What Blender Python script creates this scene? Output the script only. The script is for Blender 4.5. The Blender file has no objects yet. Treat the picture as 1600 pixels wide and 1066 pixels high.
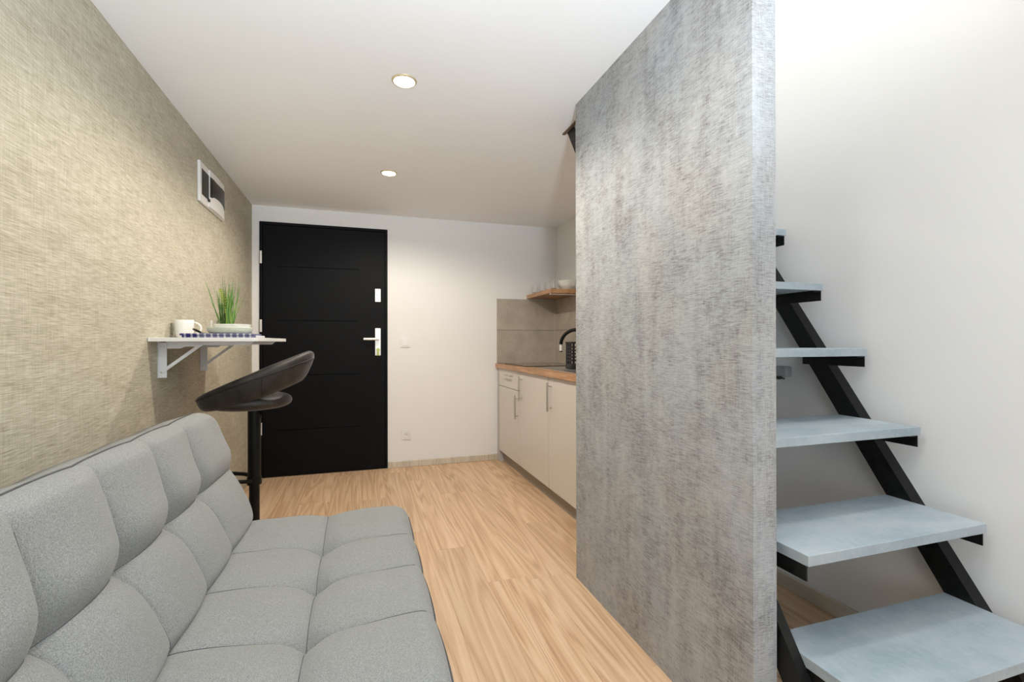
import bpy, bmesh, math, random
from mathutils import Vector, Matrix
random.seed(4)
S = bpy.context.scene
COL = S.collection

# ------------------------------------------------------------------ camera
W_PX, F_PX = 1600.0, 739.9
yaw, pitch, roll = 0.30976, 0.00215, -0.00154
cam_d = bpy.data.cameras.new('camera'); cam = bpy.data.objects.new('camera', cam_d); COL.objects.link(cam)
fw = Vector((math.sin(yaw), math.cos(yaw), 0)); ri = Vector((math.cos(yaw), -math.sin(yaw), 0)); up = Vector((0, 0, 1))
f2 = fw*math.cos(pitch) + up*math.sin(pitch); u2 = up*math.cos(pitch) - fw*math.sin(pitch)
r2 = ri*math.cos(roll) + u2*math.sin(roll); u3 = u2*math.cos(roll) - ri*math.sin(roll)
M = Matrix((r2, u3, -f2)).transposed().to_4x4(); M.translation = (0, 0, 1.1)
cam.matrix_world = M
cam_d.sensor_fit = 'HORIZONTAL'; cam_d.sensor_width = 36; cam_d.lens = 36*F_PX/W_PX
cam_d.clip_start = 0.02
S.camera = cam

# ------------------------------------------------------------------ world, daylight, exposure
S.view_settings.view_transform = 'Standard'; S.view_settings.look = 'None'
S.view_settings.exposure = 0.98; S.view_settings.gamma = 1.0; S.view_settings.use_curve_mapping = False
wd = bpy.data.worlds.new('world'); S.world = wd; wd.use_nodes = True
wd.node_tree.nodes['Background'].inputs[0].default_value = (0.75, 0.87, 1.0, 1)
wd.node_tree.nodes['Background'].inputs[1].default_value = 1.0

def area(name, loc, rot, sx, sy, power, color):
    l = bpy.data.lights.new(name, 'AREA'); l.shape = 'RECTANGLE'; l.size = sx; l.size_y = sy
    l.energy = power; l.color = color
    o = bpy.data.objects.new(name, l); COL.objects.link(o); o.location = loc; o.rotation_euler = rot
    return o
# daylight through the unseen window behind the camera; loft area light added for brightness
area('window_daylight', (0.35, -1.72, 1.35), (math.radians(90), 0, 0), 2.2, 1.7, 10, (0.90, 0.97, 1.0))
area('loft_fill_daylight', (0.5, -1.72, 3.5), (math.radians(90), 0, 0), 2.2, 1.2, 34, (0.95, 0.98, 1.0))
UPLIGHT_W = 33                                          # power of the added, unseen uplight behind the camera
WARM = (1.0, 0.91, 0.79)
SPOT_W = 23
LOFT_FILL_W = 40

# ------------------------------------------------------------------ room numbers (metres, camera stands over the origin)
XL, XR, YB, YF, ZC, ZT = -0.832, 1.815, -1.6, 4.27, 2.21, 4.3
PX0, PX1, PY0, PY1 = 0.96, 1.036, 0.97, 2.018          # partition
OPY0, OPY1 = 0.1, 2.32                                  # stair opening in the ceiling

# ------------------------------------------------------------------ material helpers
def mat(name, base=(0.8, 0.8, 0.8), rough=0.5, metal=0.0, **kw):
    m = bpy.data.materials.new(name); m.use_nodes = True
    b = m.node_tree.nodes['Principled BSDF']
    b.inputs['Base Color'].default_value = (*base, 1); b.inputs['Roughness'].default_value = rough
    b.inputs['Metallic'].default_value = metal
    for k, v in kw.items(): b.inputs[k].default_value = v
    return m
class NT:
    def __init__(s, m): s.t = m.node_tree; s.b = s.t.nodes['Principled BSDF']
    def n(s, kind, **kw):
        x = s.t.nodes.new(kind)
        for k, v in kw.items(): setattr(x, k, v)
        return x
    def l(s, a, b): s.t.links.new(a, b)
    def coord(s, scale, rnd=0):
        c = s.n('ShaderNodeTexCoord'); mp = s.n('ShaderNodeMapping'); mp.inputs['Scale'].default_value = scale
        src = c.outputs['Object']
        if rnd:
            oi = s.n('ShaderNodeObjectInfo'); mu = s.n('ShaderNodeMath', operation='MULTIPLY'); mu.inputs[1].default_value = rnd
            s.l(oi.outputs['Random'], mu.inputs[0])
            cb = s.n('ShaderNodeCombineXYZ')
            for i in range(3): s.l(mu.outputs[0], cb.inputs[i])
            ad = s.n('ShaderNodeVectorMath', operation='ADD'); s.l(src, ad.inputs[0]); s.l(cb.outputs[0], ad.inputs[1]); src = ad.outputs[0]
        s.l(src, mp.inputs['Vector']); return mp.outputs[0]
    def noise(s, scale, detail=3, rough=0.55, rnd=0, sc=1.0, dist=0.0):
        t = s.n('ShaderNodeTexNoise'); t.inputs['Scale'].default_value = sc; t.inputs['Detail'].default_value = detail
        t.inputs['Roughness'].default_value = rough; t.inputs['Distortion'].default_value = dist
        s.l(s.coord(scale, rnd), t.inputs['Vector']); return t.outputs['Fac']
    def ramp(s, fac, stops, interp='LINEAR'):
        r = s.n('ShaderNodeValToRGB'); r.color_ramp.interpolation = interp
        e = r.color_ramp.elements
        while len(e) < len(stops): e.new(0.5)
        for i, (p, c) in enumerate(stops):
            e[i].position = p; e[i].color = (*c, 1) if isinstance(c, tuple) else (c, c, c, 1)
        s.l(fac, r.inputs[0]); return r.outputs[0]
    def math(s, op, a, b=None):
        m = s.n('ShaderNodeMath', operation=op)
        for i, v in enumerate((a, b)):
            if v is None: continue
            if hasattr(v, 'is_linked'): s.l(v, m.inputs[i])
            else: m.inputs[i].default_value = v
        return m.outputs[0]
    def mix(s, fac, a, b, mode='MIX'):
        m = s.n('ShaderNodeMix', data_type='RGBA', blend_type=mode)
        for i, v in ((0, fac), (6, a), (7, b)):
            if hasattr(v, 'is_linked'): s.l(v, m.inputs[i])
            elif i == 0: m.inputs[0].default_value = v
            else: m.inputs[i].default_value = (*v, 1)
        return m.outputs[2]
    def bump(s, h, strength=0.3, dist=0.002):
        b = s.n('ShaderNodeBump'); b.inputs['Strength'].default_value = strength; b.inputs['Distance'].default_value = dist
        s.l(h, b.inputs['Height']); s.l(b.outputs[0], s.b.inputs['Normal'])
    def col(s, c): s.l(c, s.b.inputs['Base Color'])

MT = {}
def plaster(name, base):
    m = mat(name, base, 0.85); t = NT(m)
    f = t.noise((1.3, 1.3, 1.3), 3); t.col(t.mix(f, tuple(x*0.97 for x in base), tuple(min(1, x*1.02) for x in base)))
    t.bump(t.noise((90, 90, 90), 3), 0.06, 0.002); return m
MT['wall'] = plaster('white_wall_paint', (0.80, 0.79, 0.775))
MT['ceil'] = plaster('white_ceiling_paint', (0.90, 0.905, 0.915))

def beige_paper():
    m = mat('beige_woven_wallpaper', (0.6, 0.54, 0.4), 0.8); t = NT(m)
    h = t.noise((17, 17, 340), 3, 0.65); v = t.noise((290, 290, 13), 2, 0.6)
    big = t.noise((5, 5, 26), 2, 0.5)
    w = t.math('ADD', t.math('MULTIPLY', h, 0.74), t.math('MULTIPLY', v, 0.26))
    w = t.math('ADD', t.math('MULTIPLY', w, 0.85), t.math('MULTIPLY', big, 0.15))
    t.col(t.ramp(w, [(0.36, (0.32, 0.285, 0.20)), (0.5, (0.468, 0.432, 0.333)), (0.62, (0.60, 0.565, 0.465))]))
    t.bump(w, 0.35, 0.003); return m
MT['beige'] = beige_paper()

def grey_paper():
    m = mat('grey_distressed_wallpaper', (0.4, 0.4, 0.4), 0.75); t = NT(m)
    thr = t.noise((34, 34, 430), 3, 0.75)
    ver = t.noise((300, 300, 22), 2, 0.65)
    fine = t.noise((420, 420, 420), 2, 0.6)
    patch = t.noise((7, 7, 4.2), 4, 0.6); patch2 = t.noise((16, 16, 30), 3, 0.6)
    vert = t.noise((26, 26, 2.0), 2, 0.5)
    p = t.math('ADD', t.math('MULTIPLY', patch, 0.55), t.math('MULTIPLY', patch2, 0.3)); p = t.math('ADD', p, t.math('MULTIPLY', vert, 0.25))
    w = t.math('ADD', t.math('MULTIPLY', thr, 0.62), t.math('MULTIPLY', ver, 0.22)); w = t.math('ADD', w, t.math('MULTIPLY', fine, 0.22))
    s = t.math('ADD', t.math('MULTIPLY', w, 0.80), t.math('MULTIPLY', p, 0.43))
    c = t.ramp(s, [(0.50, (0.10, 0.09, 0.083)), (0.58, (0.225, 0.22, 0.215)), (0.65, (0.345, 0.347, 0.347)), (0.78, (0.47, 0.475, 0.475))])
    warm = t.ramp(t.noise((3, 3, 2.5), 2), [(0.4, (0.94, 0.97, 1.0)), (0.62, (0.98, 0.955, 0.93))])
    t.col(t.mix(1.0, c, warm, 'MULTIPLY'))
    t.bump(w, 0.35, 0.0025); return m
MT['grey'] = grey_paper()

def laminate(name, ca, cb, cc, rough=0.42, rnd=37.0):
    m = mat(name, cb, rough); t = NT(m)
    n = t.noise((5.0, 0.32, 1), 3, 0.45, rnd, dist=0.15)
    ring = t.math('SINE', t.math('MULTIPLY', n, 110.0)); ring = t.math('ADD', t.math('MULTIPLY', ring, 0.5), 0.5)
    fine = t.noise((110, 1.6, 1), 4, 0.65, rnd)
    broad = t.noise((12, 0.6, 1), 3, 0.5, rnd)
    g = t.math('ADD', t.math('MULTIPLY', ring, 0.20), t.math('MULTIPLY', fine, 0.58)); g = t.math('ADD', g, t.math('MULTIPLY', broad, 0.36))
    c = t.ramp(g, [(0.30, ca), (0.52, cb), (0.75, cc)])
    oi = t.n('ShaderNodeObjectInfo')
    tone = t.ramp(oi.outputs['Random'], [(0.0, (0.93, 0.92, 0.90)), (1.0, (1.04, 1.03, 1.02))])
    t.col(t.mix(1.0, c, tone, 'MULTIPLY')); t.bump(fine, 0.08, 0.001)
    return m
MT['plank'] = laminate('oak_laminate', (0.43, 0.25, 0.135), (0.645, 0.43, 0.265), (0.765, 0.555, 0.375))
MT['base'] = laminate('pale_oak_baseboard', (0.42, 0.36, 0.28), (0.56, 0.50, 0.40), (0.64, 0.59, 0.50), 0.5)
def worktop():
    m = mat('oak_worktop', (0.5, 0.28, 0.14), 0.35); t = NT(m)
    n = t.noise((60, 4, 60), 4, 0.65); b = t.noise((9, 3, 9), 2)
    t.col(t.ramp(t.math('ADD', t.math('MULTIPLY', n, 0.65), t.math('MULTIPLY', b, 0.35)), [(0.34, (0.24, 0.115, 0.05)), (0.52, (0.46, 0.245, 0.115)), (0.68, (0.60, 0.36, 0.19))]))
    return m
MT['worktop'] = worktop()
def fabric(name, a, b, c):
    m = mat(name, b, 0.95); t = NT(m); m.node_tree.nodes['Principled BSDF'].inputs['Sheen Weight'].default_value = 0.15
    n = t.noise((420, 800, 800), 2, 0.7); n2 = t.noise((800, 380, 380), 2, 0.65)
    w = t.math('ADD', t.math('MULTIPLY', n, 0.6), t.math('MULTIPLY', n2, 0.4))
    t.col(t.ramp(w, [(0.36, a), (0.5, b), (0.64, c)])); t.bump(w, 0.35, 0.002); return m
MT['sofa'] = fabric('grey_melange_fabric', (0.135, 0.14, 0.137), (0.25, 0.256, 0.248), (0.39, 0.395, 0.385))
MT['piping'] = mat('dark_grey_piping', (0.085, 0.088, 0.09), 0.9)
def velvet():
    m = mat('dark_taupe_velvet', (0.05, 0.042, 0.036), 0.55); t = NT(m)
    b = m.node_tree.nodes['Principled BSDF']; b.inputs['Sheen Weight'].default_value = 0.22; b.inputs['Sheen Roughness'].default_value = 0.35
    n = t.noise((14, 14, 14), 4, 0.6); t.col(t.ramp(n, [(0.35, (0.008, 0.0065, 0.0055)), (0.7, (0.034, 0.027, 0.022))])); t.bump(t.noise((40, 40, 40), 3), 0.15, 0.004); return m
MT['velvet'] = velvet()
MT['black_metal'] = mat('black_powder_coat', (0.003, 0.003, 0.003), 0.45, **{'Specular IOR Level': 0.25})
def raw_steel():
    m = mat('black_painted_steel', (0.012, 0.012, 0.012), 0.4, **{'Specular IOR Level': 0.3}); t = NT(m)
    n = t.noise((40, 40, 40), 4); t.col(t.ramp(n, [(0.35, (0.003, 0.003, 0.003)), (0.75, (0.012, 0.012, 0.0115))]))
    b = t.ramp(n, [(0.3, 0.32), (0.7, 0.55)]); t.l(b, t.b.inputs['Roughness']); return m
MT['steel'] = raw_steel()
def tread_paint():
    m = mat('blue_grey_tread_paint', (0.38, 0.45, 0.48), 0.45); t = NT(m)
    n = t.noise((4, 9, 9), 4, 0.6, 11); f = t.noise((70, 25, 70), 3, 0.6, 11)
    w = t.math('ADD', t.math('MULTIPLY', n, 0.7), t.math('MULTIPLY', f, 0.3))
    t.col(t.ramp(w, [(0.33, (0.27, 0.335, 0.375)), (0.5, (0.35, 0.41, 0.45)), (0.7, (0.43, 0.48, 0.505))])); t.bump(f, 0.08, 0.001); return m
MT['tread'] = tread_paint()
def door_black():
    m = mat('black_door_paint', (0.004, 0.0042, 0.005), 0.55, **{'Specular IOR Level': 0.12}); t = NT(m); t.bump(t.noise((150, 150, 150), 2), 0.05, 0.001); return m
MT['door'] = door_black()
MT['steel_brushed'] = mat('brushed_steel', (0.62, 0.60, 0.56), 0.3, 1.0)
MT['satin_plate'] = mat('satin_nickel_plate', (0.80, 0.78, 0.74), 0.35, 0.35)
MT['brass'] = mat('key_brass', (0.42, 0.48, 0.12), 0.4, 0.4)
MT['white_plastic'] = mat('white_plastic', (0.78, 0.77, 0.75), 0.35)
MT['white_metal'] = mat('white_painted_metal', (0.76, 0.77, 0.78), 0.4)
MT['white_board'] = mat('white_melamine', (0.78, 0.77, 0.74), 0.4)
MT['smoked'] = mat('smoked_plastic', (0.008, 0.007, 0.005), 0.3, **{'Specular IOR Level': 0.2})
MT['dark_hole'] = mat('black_plastic', (0.01, 0.01, 0.01), 0.5)
MT['ceramic'] = mat('white_ceramic', (0.82, 0.81, 0.76), 0.18)
MT['sage'] = mat('sage_ceramic', (0.62, 0.66, 0.53), 0.25)
MT['glass'] = mat('clear_glass', (1, 1, 1), 0.02, **{'Transmission Weight': 1.0, 'IOR': 1.45})
MT['clear_plastic'] = mat('translucent_plastic', (0.82, 0.85, 0.86), 0.25, **{'Transmission Weight': 0.55, 'IOR': 1.3})
def grass_mat():
    m = mat('grass_green', (0.08, 0.2, 0.03), 0.45); t = NT(m)
    n = t.noise((60, 60, 3), 2); t.col(t.ramp(n, [(0.35, (0.035, 0.12, 0.015)), (0.55, (0.10, 0.24, 0.035)), (0.75, (0.30, 0.42, 0.10))])); return m
MT['grass'] = grass_mat()
MT['frond'] = mat('yellow_green_frond', (0.27, 0.34, 0.03), 0.5)
MT['soil'] = mat('dark_soil', (0.03, 0.02, 0.012), 0.9)
def cloth_check():
    m = mat('blue_white_checked_cotton', (0.8, 0.8, 0.8), 0.9); t = NT(m)
    c = t.n('ShaderNodeTexCoord'); sp = t.n('ShaderNodeSeparateXYZ'); t.l(c.outputs['Object'], sp.inputs[0])
    def band(axis, period, duty):
        f = t.math('FRACT', t.math('DIVIDE', sp.outputs[axis], period)); return t.math('LESS_THAN', f, duty)
    bx_ = band(0, 0.0245, 0.68); by = band(1, 0.0245, 0.55)
    s = t.math('MAXIMUM', t.math('MULTIPLY', bx_, 0.85), t.math('MULTIPLY', by, 0.35))
    left = t.math('LESS_THAN', sp.outputs[0], -0.06)          # solid blue border of the cloth
    hem = t.math('LESS_THAN', sp.outputs[2], 0.0105)
    s = t.math('MULTIPLY', s, t.math('SUBTRACT', 1.0, t.math('MULTIPLY', hem, 0.0)))
    s = t.math('MAXIMUM', s, t.math('MULTIPLY', left, t.math('ADD', 0.55, t.math('MULTIPLY', bx_, 0.45))))
    t.col(t.mix(s, (0.74, 0.73, 0.76), (0.022, 0.022, 0.14))); return m
MT['towel'] = cloth_check()
def tile():
    m = mat('taupe_stone_tile', (0.35, 0.32, 0.28), 0.45); t = NT(m)
    n = t.noise((6, 6, 6), 6, 0.65, 9); t.col(t.ramp(n, [(0.3, (0.36, 0.315, 0.26)), (0.55, (0.455, 0.40, 0.335)), (0.75, (0.52, 0.465, 0.40))])); return m
MT['tile'] = tile()
MT['grout'] = mat('grey_grout', (0.37, 0.34, 0.29), 0.9)
MT['cab'] = mat('cashmere_lacquer', (0.62, 0.585, 0.53), 0.32)
MT['carcass'] = mat('grey_carcass_board', (0.47, 0.45, 0.43), 0.5)
MT['plinth'] = mat('taupe_plinth', (0.30, 0.27, 0.225), 0.5)
MT['hob'] = mat('black_glass_ceramic', (0.006, 0.006, 0.007), 0.08)
MT['sink'] = mat('stainless_steel', (0.5, 0.49, 0.47), 0.28, 0.9)
MT['trim'] = mat('light_metal_trim', (0.6, 0.58, 0.54), 0.4, 0.5)
MT['slab_edge'] = mat('brown_edge_trim', (0.16, 0.11, 0.075), 0.6)
def emit(name, c, s):
    m = mat(name, c, 0.4); b = m.node_tree.nodes['Principled BSDF']; b.inputs['Emission Color'].default_value = (*c, 1); b.inputs['Emission Strength'].default_value = s; return m
MT['bulb'] = emit('lit_spot_bulb', (1.0, 0.93, 0.80), 45.0)
MT['gold_ring'] = mat('satin_gold_ring', (0.72, 0.62, 0.42), 0.35, 0.6)
MT['window_frame'] = mat('white_pvc', (0.8, 0.8, 0.8), 0.4)

# ------------------------------------------------------------------ mesh helpers
class MB:
    def __init__(s): s.bm = bmesh.new()
    def box(s, x0, x1, y0, y1, z0, z1, bev=0.0, seg=1):
        r = bmesh.ops.create_cube(s.bm, size=1.0)
        vs = r['verts']
        bmesh.ops.scale(s.bm, vec=(abs(x1-x0), abs(y1-y0), abs(z1-z0)), verts=vs)
        bmesh.ops.translate(s.bm, vec=((x0+x1)/2, (y0+y1)/2, (z0+z1)/2), verts=vs)
        if bev > 0:
            es = list({e for v in vs for e in v.link_edges})
            bmesh.ops.bevel(s.bm, geom=es, offset=bev, segments=seg, affect='EDGES', profile=0.6)
        return s
    def prism(s, poly, axis, a, b):
        """poly: 2-D outline; axis 0 -> (y,z) extruded along x, 1 -> (x,z) along y, 2 -> (x,y) along z"""
        def p3(p, t): return {0: (t, p[0], p[1]), 1: (p[0], t, p[1]), 2: (p[0], p[1], t)}[axis]
        A = [s.bm.verts.new(p3(p, a)) for p in poly]; B = [s.bm.verts.new(p3(p, b)) for p in poly]
        n = len(poly)
        s.bm.faces.new(A); s.bm.faces.new(B[::-1])
        for i in range(n): s.bm.faces.new((A[i], B[i], B[(i+1) % n], A[(i+1) % n]))
        return s
    def tube(s, pts, rad, n=12, caps=True):
        pts = [Vector(p) for p in pts]; rads = rad if isinstance(rad, (list, tuple)) else [rad]*len(pts)
        rings = []; prev = None
        for i, p in enumerate(pts):
            t = (pts[min(i+1, len(pts)-1)] - pts[max(i-1, 0)]).normalized()
            if prev is None:
                a = Vector((0, 0, 1)) if abs(t.z) < 0.9 else Vector((1, 0, 0)); x = t.cross(a).normalized()
            else:
                x = (prev - t*prev.dot(t)).normalized()
            prev = x; y = t.cross(x)
            rings.append([s.bm.verts.new(p + (x*math.cos(2*math.pi*k/n) + y*math.sin(2*math.pi*k/n))*rads[i]) for k in range(n)])
        for a, b in zip(rings, rings[1:]):
            for k in range(n): s.bm.faces.new((a[k], a[(k+1) % n], b[(k+1) % n], b[k]))
        if caps: s.bm.faces.new(rings[0][::-1]); s.bm.faces.new(rings[-1])
        return s
    def lathe(s, prof, c, n=40, ax='z', close=False):
        """prof: (radius, height) pairs; solid of revolution about the vertical (or y) axis through c"""
        rings = []
        def pt(r, h, k):
            a = 2*math.pi*k/n
            if ax == 'z': return (c[0]+r*math.cos(a), c[1]+r*math.sin(a), c[2]+h)
            return (c[0]+r*math.cos(a), c[1]+h, c[2]+r*math.sin(a))
        for r, h in prof:
            if r < 1e-6: rings.append([s.bm.verts.new(pt(0, h, 0))])
            else: rings.append([s.bm.verts.new(pt(r, h, k)) for k in range(n)])
        for a, b in zip(rings, rings[1:]):
            for k in range(n):
                q = (k+1) % n
                if len(a) == 1 and len(b) == 1: continue
                if len(a) == 1: s.bm.faces.new((a[0], b[k], b[q]))
                elif len(b) == 1: s.bm.faces.new((a[k], a[q], b[0]))
                else: s.bm.faces.new((a[k], a[q], b[q], b[k]))
        return s
    def grid(s, P, wrap_u=False, wrap_v=False):
        V = [[s.bm.verts.new(p) for p in row] for row in P]
        nu, nv = len(V), len(V[0])
        for i in range(nu if wrap_u else nu-1):
            for j in range(nv if wrap_v else nv-1):
                s.bm.faces.new((V[i][j], V[(i+1) % nu][j], V[(i+1) % nu][(j+1) % nv], V[i][(j+1) % nv]))
        return V

BASE = {}
def build(name, mb, material, parent=None, smooth=False, kind=None, label=None, category=None, group=None, angle=None):
    bm = mb.bm
    bmesh.ops.recalc_face_normals(bm, faces=bm.faces)
    me = bpy.data.meshes.new(name)
    base = BASE[parent.name] if parent else None
    if base: bmesh.ops.translate(bm, vec=(-base[0], -base[1], -base[2]), verts=bm.verts)
    bm.to_mesh(me); bm.free()
    o = bpy.data.objects.new(name, me); COL.objects.link(o)
    me.materials.append(MT[material])
    if smooth:
        me.polygons.foreach_set('use_smooth', [True]*len(me.polygons))
        if angle:
            try: me.set_sharp_from_angle(angle=math.radians(angle))
            except Exception: pass
    if parent: o.parent = parent; BASE[o.name] = base
    else: BASE[o.name] = (0, 0, 0)
    tag(o, label, category, group, kind)
    return o
def tag(o, label=None, category=None, group=None, kind=None):
    if label: o['label'] = label
    if category: o['category'] = category
    if group: o['group'] = group
    if kind: o['kind'] = kind
    return o
def thing(name, loc, label, category, group=None, kind=None):
    o = bpy.data.objects.new(name, None); COL.objects.link(o); o.location = loc; o.empty_display_size = 0.1
    BASE[o.name] = tuple(loc); tag(o, label, category, group, kind); return o
def struct(name, mb, material, parent=None, label=None, category=None):
    return build(name, mb, material, parent, kind='structure' if not parent else None, label=label, category=category)
def rbox(*a, bev=0.002, seg=1): return MB().box(*a, bev=bev, seg=seg)
def sbox(*a): return MB().box(*a)

# ------------------------------------------------------------------ the room
floor = struct('floor', sbox(XL-0.1, XR+0.1, YB-0.1, YF+0.1, -0.1, -0.008), 'grout', label='light oak laminate plank floor', category='floor')
def plank(x0, x1, y0, y1):
    m = MB(); c = 0.0012; zt, zb = 0.0, -0.008
    vs = [m.bm.verts.new(p) for p in ((x0, y0, zb), (x1, y0, zb), (x1, y1, zb), (x0, y1, zb), (x0, y0, zt-c), (x1, y0, zt-c), (x1, y1, zt-c), (x0, y1, zt-c),
         (x0+c, y0+c, zt), (x1-c, y0+c, zt), (x1-c, y1-c, zt), (x0+c, y1-c, zt))]
    for q in ((0, 1, 2, 3), (8, 9, 10, 11)): m.bm.faces.new([vs[i] for i in q])
    for b, t in ((0, 4), (4, 8)):
        for i in range(4): m.bm.faces.new((vs[b+i], vs[b+(i+1) % 4], vs[t+(i+1) % 4], vs[t+i]))
    build('plank', m, 'plank', floor)
PW, PL = 0.19, 1.325
row = 0; k0 = math.floor((XL-0.365)/PW)
phase = {0: 3.83, 1: 2.10}
for k in range(k0, 20):
    x0, x1 = 0.365+k*PW, 0.365+(k+1)*PW
    if x0 >= XR: break
    ph = phase.get(k, 2.10 + (k*0.487 % 1.0)*PL)
    y = ph - PL*math.ceil((ph-YB)/PL)
    while y < YF:
        a, b = max(y, YB), min(y+PL, YF)
        if b-a > 0.02: plank(max(x0, XL), min(x1, XR), a, b)
        y += PL

struct('wall_left', sbox(XL-0.12, XL, YB-0.12, YF+0.12, -0.1, ZT), 'beige', label='left wall covered in beige woven wallpaper', category='wall')
struct('wall_right', sbox(XR, XR+0.12, YB-0.12, YF+0.12, -0.1, ZT), 'wall', label='plain white wall beside the stairs', category='wall')
# far wall with the door opening
DX0, DX1, DZ = -0.778, 0.226, 2.082
m = MB(); m.box(XL, DX0, YF, YF+0.12, -0.1, ZT); m.box(DX1, XR, YF, YF+0.12, -0.1, ZT); m.box(DX0, DX1, YF, YF+0.12, DZ, ZT)
struct('wall_far', m, 'wall', label='white end wall around the black door', category='wall')
# wall behind the camera with a window below and an added one in the loft for its light
m = MB()
for z0, z1, wz0, wz1 in ((-0.1, 2.3, 0.55, 2.1), (2.3, ZT, 2.95, 4.05)):
    m.box(XL, -0.7, YB-0.12, YB, z0, z1); m.box(1.4, XR, YB-0.12, YB, z0, z1)
    m.box(-0.7, 1.4, YB-0.12, YB, z0, wz0); m.box(-0.7, 1.4, YB-0.12, YB, wz1, z1)
struct('wall_back', m, 'wall', label='white wall with windows behind the camera', category='wall')
for i, (wz0, wz1) in enumerate(((0.55, 2.1), (2.95, 4.05))):
    m = MB(); t = 0.05
    m.box(-0.7, 1.4, YB-0.1, YB-0.04, wz0, wz0+t); m.box(-0.7, 1.4, YB-0.1, YB-0.04, wz1-t, wz1)
    for x in (-0.7, 0.325, 1.35): m.box(x, x+t, YB-0.1, YB-0.04, wz0+t, wz1-t)
    struct('window_%d' % (i+1), m, 'window_frame', label='unseen white window frame behind the camera', category='window')
# ceiling slab with the stair opening
m = MB(); zs = ZC+0.2
m.box(XL, PX1, YB, YF, ZC, zs); m.box(PX1, XR, OPY1, YF, ZC, zs); m.box(PX1, XR, YB, OPY0, ZC, zs)
struct('ceiling', m, 'ceil', label='white ceiling with a stair opening', category='ceiling')
struct('ceiling_loft', sbox(XL, XR, YB, YF, ZT, ZT+0.1), 'ceil', label='white loft ceiling above the stair opening', category='ceiling')
m = MB(); m.box(PX1-0.010, PX1, OPY0, OPY1, ZC-0.006, ZC); m.box(PX1, PX1+0.006, OPY0, OPY1, ZC-0.006, zs)
struct('trim_1', m, 'slab_edge', label='dark edge trim of the stair opening', category='trim')
struct('wall_partition', sbox(PX0, PX1, PY0, PY1, 0, ZC), 'grey', label='grey distressed wallpaper partition between room and stairs', category='partition wall')

struct('understair_light_block', sbox(PX1, XR, PY1-0.02, PY1, 0, 1.62), 'wall', label='added unseen white panel blocking kitchen light under the stairs', category='wall')  # unseen panel, added to keep kitchen light out from under the stairs
struct('baseboard_far', rbox(DX1+0.003, 1.225, YF-0.014, YF, 0, 0.055, bev=0.003), 'base', label='pale oak baseboard under the white end wall', category='baseboard')
struct('baseboard_right', rbox(XR-0.014, XR, YB, PY1-0.021, 0, 0.065, bev=0.003), 'base', label='oak baseboard along the wall under the stairs', category='baseboard')

# ------------------------------------------------------------------ door
d = thing('door_1', (0.5*(DX0+DX1), YF, 0), 'black entrance door with four horizontal grooves', 'door', kind='structure')
ys = YF-0.006
m = MB(); m.box(DX0, DX0+0.022, ys, YF+0.1, 0.004, DZ); m.box(DX1-0.022, DX1, ys, YF+0.1, 0.004, DZ); m.box(DX0+0.022, DX1-0.022, ys, YF+0.1, DZ-0.022, DZ)
build('door_frame', m, 'door', d)
LX0, LX1, LZ0, LZ1 = DX0+0.025, DX1-0.025, 0.008, DZ-0.025
build('door_light_stop', sbox(DX0, DX1, YF+0.061, YF+0.11, -0.007, DZ), 'door', d)  # added backing behind the leaf; stops outside light leaking through the gaps
build('threshold_light_stop', sbox(DX0+0.022, DX1-0.022, YF+0.001, YF+0.06, -0.007, 0.006), 'door', d)  # added strip that closes the light leak below the leaf
build('door_leaf', sbox(LX0, LX1, YF+0.012, YF+0.06, LZ0, LZ1), 'door', d)
build('stile', sbox(LX0, -0.652, YF+0.002, YF+0.012, LZ0, LZ1), 'door', d)
build('stile', sbox(-0.006, LX1, YF+0.002, YF+0.012, LZ0, LZ1), 'door', d)
gz = [LZ0, 0.380, 0.830, 1.280, 1.722, LZ1]
for a, b in zip(gz, gz[1:]):
    a2 = a + (0.0035 if a != LZ0 else 0); b2 = b - (0.0035 if b != LZ1 else 0)
    build('panel', sbox(-0.652, -0.006, YF+0.002, YF+0.012, a2, b2), 'door', d)
for z in (1.79, 1.235, 0.40):
    m = MB().tube([(DX0+0.012, YF-0.012, z-0.05), (DX0+0.012, YF-0.012, z+0.05)], 0.009, 12)
    build('hinge', m, 'satin_plate', d, smooth=True, angle=40, label='pale metal hinge')
hp = build('handle_plate', rbox(0.121, 0.168, YF-0.008, YF+0.002, 0.985, 1.222, bev=0.002), 'satin_plate', d, label='satin handle plate')
m = MB().tube([(0.145, YF-0.008, 1.127), (0.145, YF-0.05, 1.127)], 0.010, 14); build('handle_neck', m, 'steel_brushed', hp, smooth=True, angle=40)
m = MB().tube([(0.152, YF-0.05, 1.127), (0.025, YF-0.052, 1.127)], 0.011, 14); build('lever', m, 'satin_plate', hp, smooth=True, angle=40)
m = MB().lathe([(0, 0), (0.011, 0), (0.011, -0.012), (0, -0.012)], (0.145, YF-0.008, 1.05), 18, 'y'); build('lock_cylinder', m, 'steel_brushed', hp, smooth=True, angle=40)
m = MB(); m.box(0.143, 0.147, YF-0.045, YF-0.020, 1.043, 1.057); m.lathe([(0, 0), (0.014, 0), (0.014, -0.004), (0, -0.004)], (0.145, YF-0.045, 1.035), 18, 'y')
m.box(0.137, 0.153, YF-0.048, YF-0.043, 0.985, 1.028, bev=0.003)
build('key', m, 'brass', hp, label='key with green tag')
lp = build('lock_plate', rbox(0.121, 0.168, YF-0.008, YF+0.002, 1.450, 1.563, bev=0.002), 'satin_plate', d, label='satin upper lock plate')
m = MB().lathe([(0, 0), (0.012, 0), (0.012, -0.010), (0.009, -0.014), (0, -0.014)], (0.145, YF-0.008, 1.515), 20, 'y'); m.box(0.1425, 0.1475, YF-0.03, YF-0.02, 1.478, 1.522)
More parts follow.
